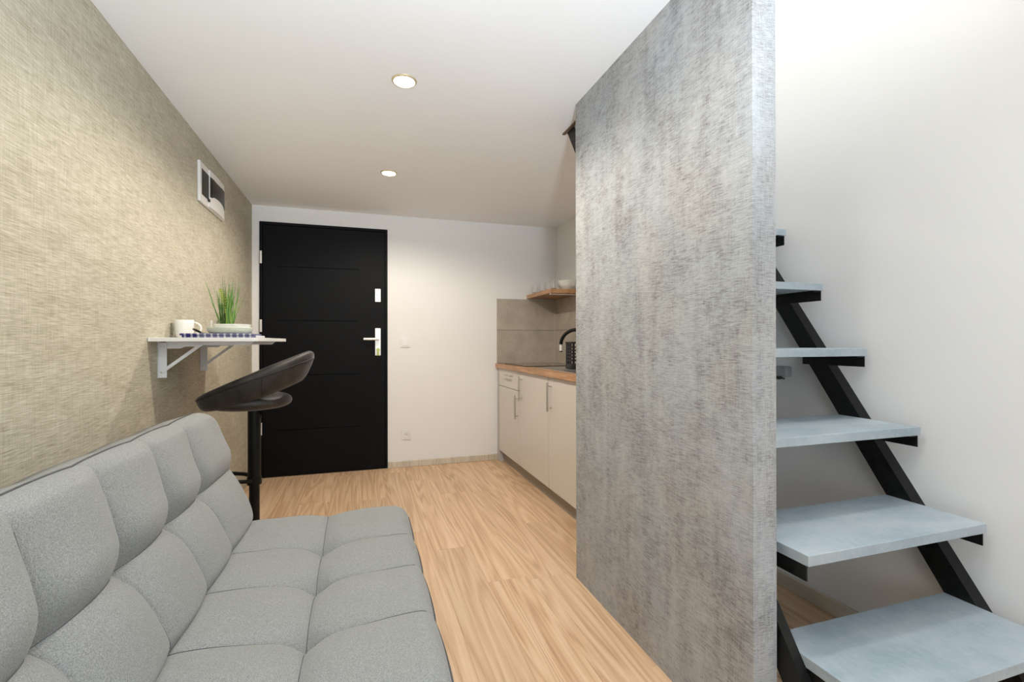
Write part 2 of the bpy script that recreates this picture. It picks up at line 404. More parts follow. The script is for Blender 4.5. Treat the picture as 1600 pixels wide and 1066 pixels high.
build('thumb_turn', m, 'steel_brushed', lp, smooth=True, angle=40)

# ------------------------------------------------------------------ wall fittings
sw = thing('light_switch', (0.379, YF, 1.097), 'white square light switch on the end wall beside the door', 'light switch')
build('frame', rbox(0.337, 0.421, YF-0.009, YF, 1.055, 1.139, bev=0.003, seg=2), 'white_plastic', sw)
build('rocker', rbox(0.351, 0.407, YF-0.014, YF-0.008, 1.069, 1.125, bev=0.002), 'white_plastic', sw)
so = thing('wall_socket', (0.384, YF, 0.285), 'white wall socket above the baseboard beside the door', 'wall socket')
build('frame', rbox(0.342, 0.426, YF-0.009, YF, 0.242, 0.328, bev=0.003, seg=2), 'white_plastic', so)
m = MB().lathe([(0.026, -0.009), (0.026, -0.013), (0.021, -0.013), (0.020, -0.0095), (0, -0.0095)], (0.384, YF, 0.285), 28, 'y')
build('socket_well', m, 'white_plastic', so, smooth=True, angle=35)
for dx in (-0.0095, 0.0095):
    m = MB().lathe([(0, 0), (0.0032, 0), (0.0032, -0.0012), (0, -0.0012)], (0.384+dx, YF-0.0095, 0.285), 12, 'y'); build('contact_hole', m, 'dark_hole', so)
m = MB().tube([(0.384, YF-0.009, 0.298), (0.384, YF-0.018, 0.298)], 0.0028, 10); build('earth_pin', m, 'steel_brushed', so)

# consumer unit on the left wall
bx = thing('fuse_box', (XL, 3.15, 1.97), 'white fuse box with smoked window high on the beige wall', 'fuse box')
build('flange', rbox(XL, XL+0.014, 2.925, 3.40, 1.862, 2.082, bev=0.003), 'white_plastic', bx)
build('recess_window', rbox(XL+0.013, XL+0.016, 2.955, 3.09, 1.905, 2.045, bev=0.001), 'smoked', bx)
def bulge(y0, y1, z0, z1, xa, h, hs, n=14):
    m = MB(); P = []
    for i in range(n+1):
        t = i/n; y = y0+(y1-y0)*t; row = []
        for j in range(n+1):
            s = j/n; z = z0+(z1-z0)*s
            row.append((XL+xa+h*math.sin(math.pi*t)**0.7*(0.55+0.45*math.sin(math.pi*s))+hs, y, z))
        P.append(row)
    V = m.grid(P)
    B = m.grid([[(XL+0.012, y, z) for (x, y, z) in row] for row in P])
    for i in range(n):
        for (a, b) in (((i, 0), (i+1, 0)), ((i, n), (i+1, n)), ((0, i), (0, i+1)), ((n, i), (n, i+1))):
            m.bm.faces.new((V[a[0]][a[1]], V[b[0]][b[1]], B[b[0]][b[1]], B[a[0]][a[1]]))
    return m
build('cover', bulge(3.075, 3.375, 1.868, 2.076, 0.020, 0.012, 0.0), 'white_plastic', bx, smooth=True, angle=40)
build('cover_window', bulge(3.078, 3.376, 1.925, 2.040, 0.0215, 0.0135, 0.0), 'smoked', bx, smooth=True, angle=40)
build('latch', rbox(XL+0.014, XL+0.022, 3.055, 3.082, 1.895, 1.912, bev=0.002), 'dark_hole', bx)

# translucent junction box with loose wires, under the stairs
jb = thing('junction_box', (XR, 1.68, 0.965), 'translucent junction box with loose wire ends on wall under stairs', 'junction box')
build('housing', rbox(XR-0.035, XR, 1.615, 1.735, 0.945, 0.99, bev=0.006, seg=2), 'clear_plastic', jb)
build('cable_entry', MB().lathe([(0, 0), (0.010, 0), (0.012, -0.016), (0.006, -0.02), (0, -0.02)], (XR-0.02, 1.665, 0.95), 16), 'dark_hole', jb)
for dy in (-0.007, 0.0, 0.007):
    build('wire', MB().tube([(XR-0.02, 1.665, 0.935), (XR-0.024, 1.665+dy, 0.925), (XR-0.026, 1.665+dy*1.6, 0.912)], 0.002, 8), 'ceramic', jb)
build('terminal_screw', MB().tube([(XR-0.02, 1.652, 0.938), (XR-0.03, 1.63, 0.936)], 0.004, 8), 'dark_hole', jb)

# ------------------------------------------------------------------ recessed ceiling spots
def spot(y, label, power=SPOT_W):
    x = 0.178
    o = thing('ceiling_spotlight', (x, y, ZC), label, 'spotlight', 'spotlights along the ceiling')
    build('ring', MB().lathe([(0.040, -0.0005), (0.044, -0.007), (0.050, -0.005), (0.053, 0.0), (0.040, 0.0)], (x, y, ZC), 40), 'gold_ring', o, smooth=True, angle=50)
    build('bulb', MB().lathe([(0, -0.010), (0.020, -0.009), (0.034, -0.005), (0.040, 0), (0, 0)], (x, y, ZC), 32), 'bulb', o, smooth=True)
    l = bpy.data.lights.new('spot_light', 'SPOT'); l.energy = power; l.color = WARM; l.spot_size = math.radians(165); l.spot_blend = 0.45; l.shadow_soft_size = 0.03
    lo = bpy.data.objects.new('spot_light', l); COL.objects.link(lo); lo.location = (x, y, ZC-0.03)
spot(2.05, 'lit round ceiling spotlight with satin gold ring, midway over the floor')
spot(3.195, 'lit round ceiling spotlight closest to the black door')
spot(0.60, 'added unseen ceiling spotlight above the grey sofa', SPOT_W*0.3)  # extra spot out of view, added to light the sofa end
ll = bpy.data.lights.new('loft_fill_light', 'POINT'); ll.energy = LOFT_FILL_W; ll.color = (1.0, 0.975, 0.92); ll.shadow_soft_size = 0.08  # unseen point light added in the loft to brighten the stair wall
lo = bpy.data.objects.new('loft_fill_light', ll); COL.objects.link(lo); lo.location = (1.12, 0.95, ZT-0.2)

# added uplighter, unseen behind the camera: its beam washes the ceiling
lx, ly = 0.15, -0.45
fl = thing('ceiling_fill_lamp', (lx, ly, 0), 'added unseen white uplighter that brightens the ceiling', 'fill lamp')
build('fill_lamp_base', MB().lathe([(0, 0), (0.13, 0), (0.13, 0.012), (0.02, 0.022), (0, 0.022)], (lx, ly, 0), 32), 'white_metal', fl, smooth=True, angle=40)
build('fill_lamp_pole', MB().tube([(lx, ly, 0.02), (lx, ly, 1.20)], 0.011, 14), 'white_metal', fl, smooth=True, angle=40)
build('fill_lamp_shade', MB().lathe([(0.012, 1.19), (0.06, 1.20), (0.11, 1.24), (0.13, 1.29), (0.127, 1.29), (0.106, 1.245), (0.055, 1.206), (0, 1.203)], (lx, ly, 0), 32), 'white_metal', fl, smooth=True, angle=50)
ul = bpy.data.lights.new('ceiling_fill_light', 'SPOT'); ul.energy = UPLIGHT_W*4; ul.color = (0.80, 0.91, 1.0); ul.spot_size = math.radians(104); ul.spot_blend = 0.7; ul.shadow_soft_size = 0.08
uo = bpy.data.objects.new('ceiling_fill_light', ul); COL.objects.link(uo); uo.location = (lx, ly, 1.30); uo.rotation_euler = (math.radians(180-46), 0, 0)

# ------------------------------------------------------------------ staircase
XT1, XT0 = 1.765, 1.072; TH, TD = 0.028, 0.282
RISE, RUN = 0.2572, 0.1725
def tread_y(i): return 0.735+i*RUN
def tread_z(i): return 0.303+i*RISE
st = thing('staircase', (1.42, 0.75, 0), 'open steel staircase with blue-grey painted treads behind grey partition', 'staircase')
NTR = 8
for i in range(NTR):
    y, z = tread_y(i), tread_z(i)
    build('tread', rbox(XT0, XT1, y, y+TD, z-TH, z, bev=0.0012), 'tread', st)
    for xs in (XT0+0.002, XT1-0.042):
        mm = MB(); mm.box(xs, xs+0.04, y+0.008, y+TD-0.02, z-TH-0.005, z-TH)
        xa = xs if xs < 1.4 else xs+0.036
        mm.box(xa, xa+0.004, y+0.008, y+TD-0.02, z-TH-0.040, z-TH-0.005)
        build('tread_bracket', mm, 'steel', st)
# stringers: at tread height they run from 0.08 in front of the tread's back edge to the back edge
yb, zb = tread_y(1)+TD, tread_z(1); sl = RISE/RUN
def sline(z, off): return yb-off+(z-zb)/sl
for xa, xb in ((XT1, XR-0.001), (PX1+0.007, XT0)):
    w = 0.083; zt = ZC+0.030
    build('stringer', MB().prism([(sline(0.0, w), 0.0), (sline(0.0, 0), 0.0), (sline(zt, 0), zt), (sline(zt, w), zt)], 0, xa, xb), 'steel', st)

# ------------------------------------------------------------------ sofa
def cluster(L, marks, step, edge):
    pts = {0.0, L}
    n = int(L/step)
    for i in range(n+1): pts.add(round(L*i/n, 5))
    for mk in marks:
        for d_ in (-0.02, -0.012, -0.007, -0.0035, 0, 0.0035, 0.007, 0.012, 0.02):
            if 0 < mk+d_ < L: pts.add(round(mk+d_, 5))
    for e in (0.004, 0.008, 0.014, 0.022, 0.032, 0.045):
        pts.add(round(e, 5)); pts.add(round(L-e, 5))
    p = sorted(pts); out = [p[0]]
    for q in p[1:]:
        if q-out[-1] > 0.0014: out.append(q)
    if out[-1] < L: out[-1] = L
    return out
def smooth01(t): t = max(0, min(1, t)); return t*t*(3-2*t)
def cushion(O, U, V, N, LU, LV, T, su, sv, rad=0.05, corner=0.06, puff=0.022, scallop=0.006, rise=0.0, over=0.0, deep=0.016, scal_top=1.0, cross=1.0, pillow=0.010):
    """tufted slab: U long axis, V short axis, N outwards. su: cross seams, sv: the lengthwise seam"""
    us = cluster(LU, su, 0.012, rad); vs_ = cluster(LV, [sv], 0.011, rad)
    cells = [0]+list(su)+[LU]
    def height(u, v):
        e = min(u, LU-u, v, LV-v)
        rim = rad*(1-math.sqrt(max(0, 1-(1-min(e, rad)/rad)**2)))
        du = min(abs(u-s) for s in su); dv = abs(v-sv)
        ku = min(range(len(su)), key=lambda i: abs(u-su[i]))
        fade = 1 - 0.62*smooth01(dv/0.26)                         # cross seams get shallower away from the buttons
        pu = 1-math.exp(-(du/0.030)) ; pv = 1-math.exp(-(dv/0.034))
        h = puff*cross*(fade*(pu-1)) + puff*1.05*(pv-1)
        h += pillow*(math.sin(math.pi*min(1, du/0.13)/2))*(math.sin(math.pi*min(1, dv/0.15)/2))
        b = math.hypot(u-su[ku], v-sv)
        h -= deep*math.exp(-(b/0.035)**2) + 0.008*math.exp(-(b/0.09)**2)
        # stitched line itself
        h -= 0.0035*fade*math.exp(-(du/0.003)**2) + 0.004*math.exp(-(dv/0.003)**2)
        h += 0.0025*math.sin(u*23+v*9)*math.sin(v*17-u*5)
        if over: h += over*math.exp(-((v-sv-0.05)/0.05)**2)*pv*smooth01(du/0.05) if v > sv else 0
        return T - rim + h*smooth01(e/0.04)*1.0
    def plan(u, v):
        cu = corner if u < corner else (LU-corner if u > LU-corner else None)
        cv = corner if v < corner else (LV-corner if v > LV-corner else None)
        if cu is not None and cv is not None:
            a, b = u-cu, v-cv; r_ = math.hypot(a, b)
            if r_ > 1e-9:
                k = max(abs(a), abs(b))/r_; a *= k; b *= k
            return cu+a, cv+b
        return u, v
    def bow(u, v):
        du = min(abs(u-s) for s in su); g = scallop*(1-math.exp(-du/0.05))
        return g*scal_top*smooth01((v/LV-0.8)/0.2), g*smooth01((0.2-v/LV)/0.2)
    O, U, V, N = map(Vector, (O, U, V, N))
    m = MB(); P = []; Bk = []
    for u in us:
        r1, r2_ = [], []
        for v in vs_:
            a, b = plan(u, v); p, q = bow(u, v); b2 = b+p-q
            r1.append(O+U*a+V*b2+N*height(u, v)); r2_.append(O+U*a+V*(b2+rise*smooth01((v/LV-0.7)/0.3)))
        P.append(r1); Bk.append(r2_)
    A = m.grid(P); B = m.grid(Bk); nu, nv = len(us), len(vs_)
    ring = [(i, 0) for i in range(nu)]+[(nu-1, j) for j in range(1, nv)]+[(i, nv-1) for i in range(nu-2, -1, -1)]+[(0, j) for j in range(nv-2, 0, -1)]
    for k in range(len(ring)):
        a, b = ring[k], ring[(k+1) % len(ring)]
        try: m.bm.faces.new((A[a[0]][a[1]], A[b[0]][b[1]], B[b[0]][b[1]], B[a[0]][a[1]]))
        except ValueError: pass
    rim_pts = [P[i][j] for i, j in ring]
    def line(fix_u=None, fix_v=None):
        if fix_u is not None:
            i = min(range(nu), key=lambda k: abs(us[k]-fix_u)); return [P[i][j]+N*0.0006 for j in range(nv) if 0.012 < vs_[j] < LV-0.020]
        j = min(range(nv), key=lambda k: abs(vs_[k]-fix_v)); return [P[i][j]+N*0.0006 for i in range(nu) if 0.012 < us[i] < LU-0.012]
    return m, rim_pts, [line(fix_u=q) for q in su]+[line(fix_v=sv)]
SY0, SY1 = 0.15, 2.088
SEAMS_Y = [1.775, 1.515, 1.245, 0.975, 0.70, 0.43]
sofa = thing('sofa_bed', (-0.25, 1.1, 0), 'grey melange tufted sofa bed against the beige wall', 'sofa')
SL = SY1-SY0
# seat: U along +Y, V along +X
m, rim, seams = cushion((-0.437, SY0, 0.27), (0, 1, 0), (1, 0, 0), (0, 0, 1), SL, 0.622, 0.137, [y-SY0 for y in SEAMS_Y], 0.312, rad=0.045, corner=0.065, cross=0.68, pillow=0.006)
seat = build('seat_cushion', m, 'sofa', sofa, smooth=True)
for q in seams: build('seam', MB().tube(q, 0.0013, 5), 'piping', seat, smooth=True)
def piping(pts, name, parent, keep, off=Vector((0, 0, 0)), r=0.0028):
    q = [Vector(p)+off for p in pts if keep(Vector(p))]
    build(name, MB().tube(q, r, 7), 'piping', parent, smooth=True)
front = sorted([p for p in rim if p.x > 0.12 and p.y < SY1-0.02], key=lambda p: p.y)
build('piping', MB().tube([p+Vector((0.002, 0, 0.0)) for p in front[::2]], 0.0022, 7), 'piping', seat, smooth=True)
# backrest: leaning back
lean = math.atan2(0.165, 0.475); VB = Vector((-math.sin(lean), 0, math.cos(lean))); NB = Vector((math.cos(lean), 0, math.sin(lean)))
BT, BL = 0.150, 0.470
p0 = Vector((-0.405, SY0, 0.36)) + VB*0.038
OB = p0 + NB*0.030 - NB*BT
m, rim, seams_b = cushion(OB, (0, 1, 0), VB, NB, SL, BL, BT, [y-SY0 for y in SEAMS_Y], 0.225, rad=0.045, corner=0.085, puff=0.023, scallop=0.013, over=0.012, rise=0.006, deep=0.010, scal_top=0.35, cross=0.72)
back = build('backrest', m, 'sofa', sofa, smooth=True)
for q in seams_b: build('seam', MB().tube([p for p in q if (p-OB).dot(VB) < BL-0.055], 0.0010, 5), 'piping', back, smooth=True)
topl = sorted([p for p in rim if (p-OB).dot(VB) > BL-0.012 and SY0+0.05 < p.y < SY1-0.05], key=lambda p: p.y)
build('piping', MB().tube([p+VB*0.001 for p in topl[::2]], 0.0024, 7), 'piping', back, smooth=True)
m = MB(); m.box(-0.46, 0.14, SY0+0.06, SY1-0.06, 0.235, 0.27, bev=0.004); build('base_frame', m, 'black_metal', sofa)
for lx in (-0.44, 0.12):
    for ly in (SY0+0.12, SY1-0.12):
        build('leg', MB().tube([(lx, ly, 0.0), (lx, ly, 0.24)], [0.013, 0.02], 14), 'black_metal', sofa, smooth=True, angle=40)
m = MB(); m.box(-0.56, -0.44, SY0+0.10, SY1-0.10, 0.24, 0.262); build('hinge_rail', m, 'black_metal', sofa)

# ------------------------------------------------------------------ wall-mounted folding table
TX1, TY0, TY1, TZ = -0.421, 2.302, 3.089, 1.121
ft = thing('folding_table', (XL, 2.69, 0.95), 'white fold-down wall table on two white brackets', 'table')
build('tabletop', rbox(XL+0.001, TX1, TY0, TY1, TZ-0.017, TZ, bev=0.0015), 'white_board', ft)
for y0 in (2.406, 2.975):
    yb_ = y0+0.030
    m = MB(); m.box(XL, XL+0.004, y0, yb_, 0.948, 1.103); m.box(XL, XL+0.034, y0, y0+0.003, 0.948, 1.100); build('wall_plate', m, 'white_metal', ft)
    zt = TZ-0.017
    m = MB(); m.box(XL+0.03, -0.465, y0+0.004, yb_, zt-0.003, zt)
    m.prism([(XL+0.034, zt-0.003), (-0.465, zt-0.003), (-0.478, zt-0.016), (-0.66, zt-0.016), (-0.69, zt-0.022), (XL+0.10, zt-0.022), (XL+0.085, zt-0.030), (XL+0.034, zt-0.030)], 1, y0+0.004, y0+0.007)
    build('bracket_arm', m, 'white_metal', ft)
    a = Vector((-0.815, 0, 0.973)); b = Vector((-0.665, 0, zt-0.010)); dv = (b-a).normalized(); nv = Vector((-dv.z, 0, dv.x))*0.0065
    m = MB().prism([((a+nv).x, (a+nv).z), ((b+nv).x, (b+nv).z), ((b-nv).x, (b-nv).z), ((a-nv).x, (a-nv).z)], 1, y0-0.004, y0-0.0005)
    build('brace', m, 'white_metal', ft)
    for (sx, sz) in ((-0.817, 0.972), (-0.820, 1.082), (-0.807, 1.083)):
        build('screw', MB().lathe([(0, 0), (0.0034, 0), (0.0028, -0.002), (0, -0.0025)], (sx, y0-(0.004 if sz < 1 else 0), sz), 12, 'y'), 'steel_brushed', ft)

# things on the folding table
def lathe_obj(name, prof, c, material, label, cat, parent=None, n=44):
    return build(name, MB().lathe(prof, c, n), material, parent, smooth=True, angle=50, label=label, category=cat)
mug = thing('mug', (-0.782, 2.565, TZ), 'cream ceramic mug with a loop handle on the folding table', 'mug')
mc = (-0.781, 2.565, TZ)
build('cup_body', MB().lathe([(0, 0), (0.026, 0), (0.033, 0.006), (0.038, 0.022), (0.0395, 0.05), (0.0395, 0.083), (0.0385, 0.084), (0.0365, 0.083), (0.0365, 0.05), (0.034, 0.02), (0.028, 0.008), (0, 0.007)], mc, 44), 'ceramic', mug, smooth=True)
hp_ = [(mc[0]+0.037+0.031*math.sin(math.pi*t/14), mc[1], TZ+0.046+0.027*math.cos(math.pi*t/14)) for t in range(15)]
build('handle', MB().tube(hp_, 0.0042, 10), 'ceramic', mug, smooth=True)
tb = thing('tea_towel', (-0.60, 2.40, TZ), 'folded blue and white checked tea towel under the sage dishes', 'towel')
def towel(z0, z1, x0, x1, y0, y1, r):
    m = MB(); m.box(x0, x1, y0, y1, z0, z1, bev=r, seg=3); return m
build('fold', towel(TZ, TZ+0.0095, -0.715, -0.432, 2.312, 2.50, 0.0046), 'towel', tb, smooth=True, angle=60)
build('fold', towel(TZ+0.009, TZ+0.0175, -0.722, -0.445, 2.309, 2.495, 0.0042), 'towel', tb, smooth=True, angle=60)
ZB = TZ+0.0175
bc = (-0.555, 2.405, ZB)
lathe_obj('serving_dish', [(0, 0), (0.070, 0), (0.082, 0.004), (0.088, 0.014), (0.0895, 0.027), (0.0885, 0.028), (0.084, 0.0265), (0.080, 0.020), (0, 0.020)], bc, 'sage', 'sage green shallow dish on the checked towel', 'dish')
lathe_obj('cereal_bowl', [(0, 0.021), (0.062, 0.021), (0.070, 0.025), (0.0725, 0.036), (0.0745, 0.0415), (0.0735, 0.0425), (0.068, 0.038), (0.060, 0.029), (0, 0.028)], (bc[0]+0.010, bc[1], ZB), 'ceramic', 'white shallow bowl stacked in the sage green dish', 'bowl')
gc = (-0.686, 2.625, TZ)
lathe_obj('tumbler', [(0, 0), (0.024, 0), (0.0275, 0.085), (0.0258, 0.085), (0.0225, 0.006), (0, 0.006)], gc, 'glass', 'clear glass tumbler standing behind the mug handle', 'glass')
kn = thing('knife', (-0.69, 2.44, ZB), 'black table knife leaning on the checked towel', 'knife')
a = Vector((-0.722, 2.49, ZB+0.022)); b = Vector((-0.672, 2.42, ZB+0.005)); c = Vector((-0.640, 2.375, ZB+0.002))
build('knife_handle', MB().tube([a, a.lerp(b, 0.3), b], [0.0045, 0.0055, 0.004], 10), 'black_metal', kn, smooth=True)
build('blade', MB().tube([b, c], [0.0035, 0.0015], 8), 'steel_brushed', kn, smooth=True)
# grass plant
pc = (-0.650, 2.745, TZ)
pl = thing('potted_grass', pc, 'green artificial grass in a small white pot behind the dishes', 'plant')
build('pot', MB().lathe([(0, 0), (0.036, 0), (0.040, 0.004), (0.048, 0.062), (0.046, 0.063), (0.044, 0.058), (0, 0.056)], pc, 36), 'ceramic', pl, smooth=True, angle=50)
m = MB(); m.lathe([(0, 0.0565), (0.043, 0.0575)], pc, 24); build('soil', m, 'soil', pl)
def blade(m, base, top, w, bend):
    base, top = Vector(base), Vector(top); d_ = top-base
    side = Vector((random.uniform(-1, 1), random.uniform(-1, 1), 0)).normalized(); L = []
    for i in range(6):
        t = i/5; p = base+d_*t+Vector((bend[0]*t*t, bend[1]*t*t, -abs(bend[2])*t**3)); ww = w*(1-t**1.6)*0.5+0.0002
        L.append((m.bm.verts.new(p-side*ww), m.bm.verts.new(p+Vector((side.y, -side.x, 0))*ww*0.35), m.bm.verts.new(p+side*ww)))
    for p, q in zip(L, L[1:]):
        m.bm.faces.new((p[0], p[1], q[1], q[0])); m.bm.faces.new((p[1], p[2], q[2], q[1]))
m = MB()
for i in range(70):
    a_ = random.uniform(0, 2*math.pi); r_ = 0.026*math.sqrt(random.random())
    bs = (pc[0]+r_*math.cos(a_), pc[1]+r_*math.sin(a_), TZ+0.055)
    h = random.uniform(0.15, 0.275); k = random.uniform(1.3, 3.2)
    tp = (pc[0]+r_*k*math.cos(a_)+random.uniform(-.012, .012)-0.006, pc[1]+r_*k*math.sin(a_)*0.9, TZ+0.055+h)
    blade(m, bs, tp, random.uniform(0.0035, 0.0068), (random.uniform(-.018, .018), random.uniform(-.02, .02), random.uniform(0, .008)))
for tx, tz, in ((-0.745, 1.425), (-0.738, 1.40), (-0.715, 1.42), (-0.640, 1.432), (-0.645, 1.40), (-0.585, 1.425), (-0.59, 1.39), (-0.565, 1.36), (-0.70, 1.405), (-0.615, 1.40)):
    blade(m, (pc[0]+(tx-pc[0])*0.25, pc[1]+random.uniform(-.02, .02), TZ+0.055), (tx, pc[1]+random.uniform(-.03, .03), tz), 0.005, (0, 0, 0))
build('grass_blades', m, 'grass', pl, kind='stuff', smooth=True)
m = MB()
sp_ = [Vector((pc[0]+0.004-0.030*t**2.2, pc[1]-0.025, TZ+0.06+0.225*t-0.035*t**3)) for t in [i/16 for i in range(17)]]
for i in range(5, 16):
    p = sp_[i]; dd = (sp_[i+1]-sp_[i-1]).normalized(); sd = Vector((dd.z, 0.2, -dd.x)); ll_ = 0.016*math.sin(math.pi*(i-4)/13)+0.002
    for sg in (-1, 1):
        tip = p+sd*sg*ll_+dd*ll_*0.6
        v = [m.bm.verts.new(x) for x in (p-dd*0.004, tip-Vector((0, 0.002, 0)), p+dd*0.006)]; m.bm.faces.new(v)
m.tube(sp_, 0.0012, 6); build('fern_frond', m, 'frond', pl, label='yellow-green fern frond')

# ------------------------------------------------------------------ bar stool
sc = Vector((-0.500, 2.62, 0))
bs = thing('bar_stool', (sc.x, sc.y, 0), 'dark taupe velvet bar stool on a black pedestal at the folding table', 'bar stool')
build('base_plate', MB().lathe([(0, 0), (0.19, 0), (0.192, 0.006), (0.18, 0.012), (0.08, 0.024), (0.036, 0.045), (0.028, 0.075), (0, 0.075)], sc, 48), 'black_metal', bs, smooth=True, angle=40)
build('lower_column', MB().tube([(sc.x, sc.y, 0.07), (sc.x, sc.y, 0.43)], 0.0235, 28), 'black_metal', bs, smooth=True, angle=40)
build('upper_column', MB().tube([(sc.x, sc.y, 0.43), (sc.x, sc.y, 0.79)], 0.029, 28), 'black_metal', bs, smooth=True, angle=40)
build('collar', MB().tube([(sc.x, sc.y, 0.40), (sc.x, sc.y, 0.435)], 0.033, 28), 'black_metal', bs, smooth=True, angle=40)
fr = [(sc.x, sc.y-0.045, 0.425), (sc.x-0.06, sc.y-0.072, 0.435), (sc.x-0.15, sc.y-0.085, 0.445), (sc.x-0.22, sc.y-0.075, 0.448)]
for i in range(1, 8):
    t = math.pi*i/8; fr.append((sc.x-0.22-0.055*math.sin(t), sc.y-0.075*math.cos(t), 0.448))
fr += [(x, 2*sc.y-y, z) for x, y, z in fr[3::-1]]
build('footrest', MB().tube(fr, 0.0095, 12), 'black_metal', bs, smooth=True)
build('lift_lever', MB().tube([(sc.x+0.02, sc.y, 0.765), (sc.x+0.035, sc.y-0.03, 0.755), (sc.x+0.037, sc.y-0.05, 0.735)], 0.005, 8), 'black_metal', bs, smooth=True)
# seat cushion
sx, sy_ = sc.x-0.02, sc.y
prof = [(0, 0.776)]+[(0.10+0.090*math.cos(t)**0.8 if math.cos(t) > 0 else 0.10, 0.812+0.036*math.copysign(abs(math.sin(t))**0.9, math.sin(t))) for t in [math.pi*(-0.5+i/18) for i in range(19)]]+[(0, 0.842)]
m = MB().lathe(prof, (sx, sy_, 0), 56); build('seat', m, 'velvet', bs, smooth=True)
# wrap-around back: closed loop section swept from one front side round the back to the other
def back_band(n=64, ns=22, a_max=math.radians(178)):
    P = []; cx = -0.482
    for i in range(n+1):
        ph = -a_max+2*a_max*i/n; cb_ = 0.5+0.5*math.cos(ph)             # 1 at the back, 0 at the front
        ru = 0.242; rl = 0.170+0.035*(1-cb_)
        zu = 0.834+0.210*cb_**0.95; zl = 0.788+0.125*cb_**1.25
        th = 0.030
        ux = Vector((math.cos(ph), 0.86*math.sin(ph), 0))
        top = Vector((cx, sc.y, zu))+ux*(ru-0.004); bot = Vector((cx+0.0, sc.y, zl))+ux*(rl+0.01)
        ax = (top-bot); L = ax.length; ax = ax.normalized() if L > 1e-6 else Vector((0, 0, 1)); nrm = ax.cross(ux.cross(ax)).normalized() if False else (ux-ax*ux.dot(ax)).normalized()
        mid = (top+bot)/2; row = []
        end = 1.0
        for k in range(ns):
            a_ = 2*math.pi*k/ns; c_, s_ = math.cos(a_), math.sin(a_)
            e = 2.6
            px = math.copysign(abs(c_)**(2/e), c_)*(L/2+0.012); py = math.copysign(abs(s_)**(2/e), s_)*th*end
            row.append(mid+ax*px+nrm*py)
        P.append(row)
    m = MB(); V = m.grid(P, False, True)
    m.bm.faces.new(V[0]); m.bm.faces.new(V[-1][::-1]); return m, P
m, P = back_band(); bk = build('backrest', m, 'velvet', bs, smooth=True)
pp = [r[3]*1.0 for r in P]; build('piping', MB().tube([r[3].lerp(r[4], 0.4) for r in P], 0.0035, 7), 'dark_hole', bk, smooth=True)
build('side_seam', MB().tube([P[18][k] for k in range(3, 9)], 0.0016, 6), 'dark_hole', bk, smooth=True)

# ------------------------------------------------------------------ kitchen
KX, KY0, KY1, WZ0, WZ1 = 1.22, 2.40, 4.255, 0.865, 0.900
def handle(pts, parent, toward):
    m = MB().tube(pts, 0.006, 12)
    for p in (Vector(pts[0]).lerp(Vector(pts[1]), 0.13), Vector(pts[0]).lerp(Vector(pts[1]), 0.87)):
        m.tube([p, p+Vector((0.031, 0, 0))], 0.0045, 10)
    build('handle', m, 'steel_brushed', parent, smooth=True, angle=40, label='brushed steel bar handle')
HX = KX-0.030
c1 = thing('base_cabinet', (1.5, 3.9, 0), 'cream kitchen base cabinet with a drawer over a door, next to end wall', 'cabinet', 'kitchen base cabinets')
build('body', sbox(KX+0.02, XR-0.012, 3.602, 4.20, 0.10, WZ0), 'carcass', c1)
build('side_panel', sbox(KX, KX+0.05, 4.203, KY1, 0.0, WZ0), 'carcass', c1)
dr = build('drawer', rbox(KX, KX+0.018, 3.604, 4.199, 0.7045, 0.860, bev=0.0015), 'cab', c1); handle([(HX, 3.775, 0.812), (HX, 3.975, 0.812)], dr, 1)
dd_ = build('door', rbox(KX, KX+0.018, 3.604, 4.199, 0.105, 0.7005, bev=0.0015), 'cab', c1); handle([(HX, 3.645, 0.475), (HX, 3.645, 0.668)], dd_, 1)
c2 = thing('base_cabinet', (1.5, 3.0, 0), 'cream kitchen sink cabinet with two tall doors', 'cabinet', 'kitchen base cabinets')
build('body', sbox(KX+0.02, XR-0.012, KY0, 3.598, 0.10, 0.70), 'carcass', c2)
for y0, y1 in ((3.002, 3.598), (KY0, 2.998)):
    q = build('door', rbox(KX, KX+0.018, y0+0.0015, y1-0.0015, 0.105, 0.860, bev=0.0015), 'cab', c2); handle([(HX, y1-0.052, 0.632), (HX, y1-0.052, 0.828)], q, 1)
m = MB(); m.box(KX+0.02, KX+0.036, KY0, 3.598, 0.70, WZ0); m.box(KX+0.036, XR-0.012, KY0, KY0+0.016, 0.70, WZ0); m.box(KX+0.036, XR-0.012, 3.582, 3.598, 0.70, WZ0)
build('top_rails', m, 'carcass', c2)
build('kitchen_plinth', rbox(1.266, 1.284, KY0, 4.20, 0.0, 0.098, bev=0.001), 'plinth', label='taupe plinth board along the foot of the kitchen cabinets', category='plinth')
SX0, SX1, SYa, SYb = 1.335, 1.66, 2.66, 3.06       # sink bowl cut-out
m = MB(); XW = 1.198; XE = XR-0.011
m.box(XW, XE, SYb, KY1-0.003, WZ0, WZ1); m.box(XW, XE, KY0, SYa, WZ0, WZ1); m.box(XW, SX0, SYa, SYb, WZ0, WZ1); m.box(SX1, XE, SYa, SYb, WZ0, WZ1)
build('worktop', m, 'worktop', label='oak kitchen worktop over the cream cabinets', category='worktop')
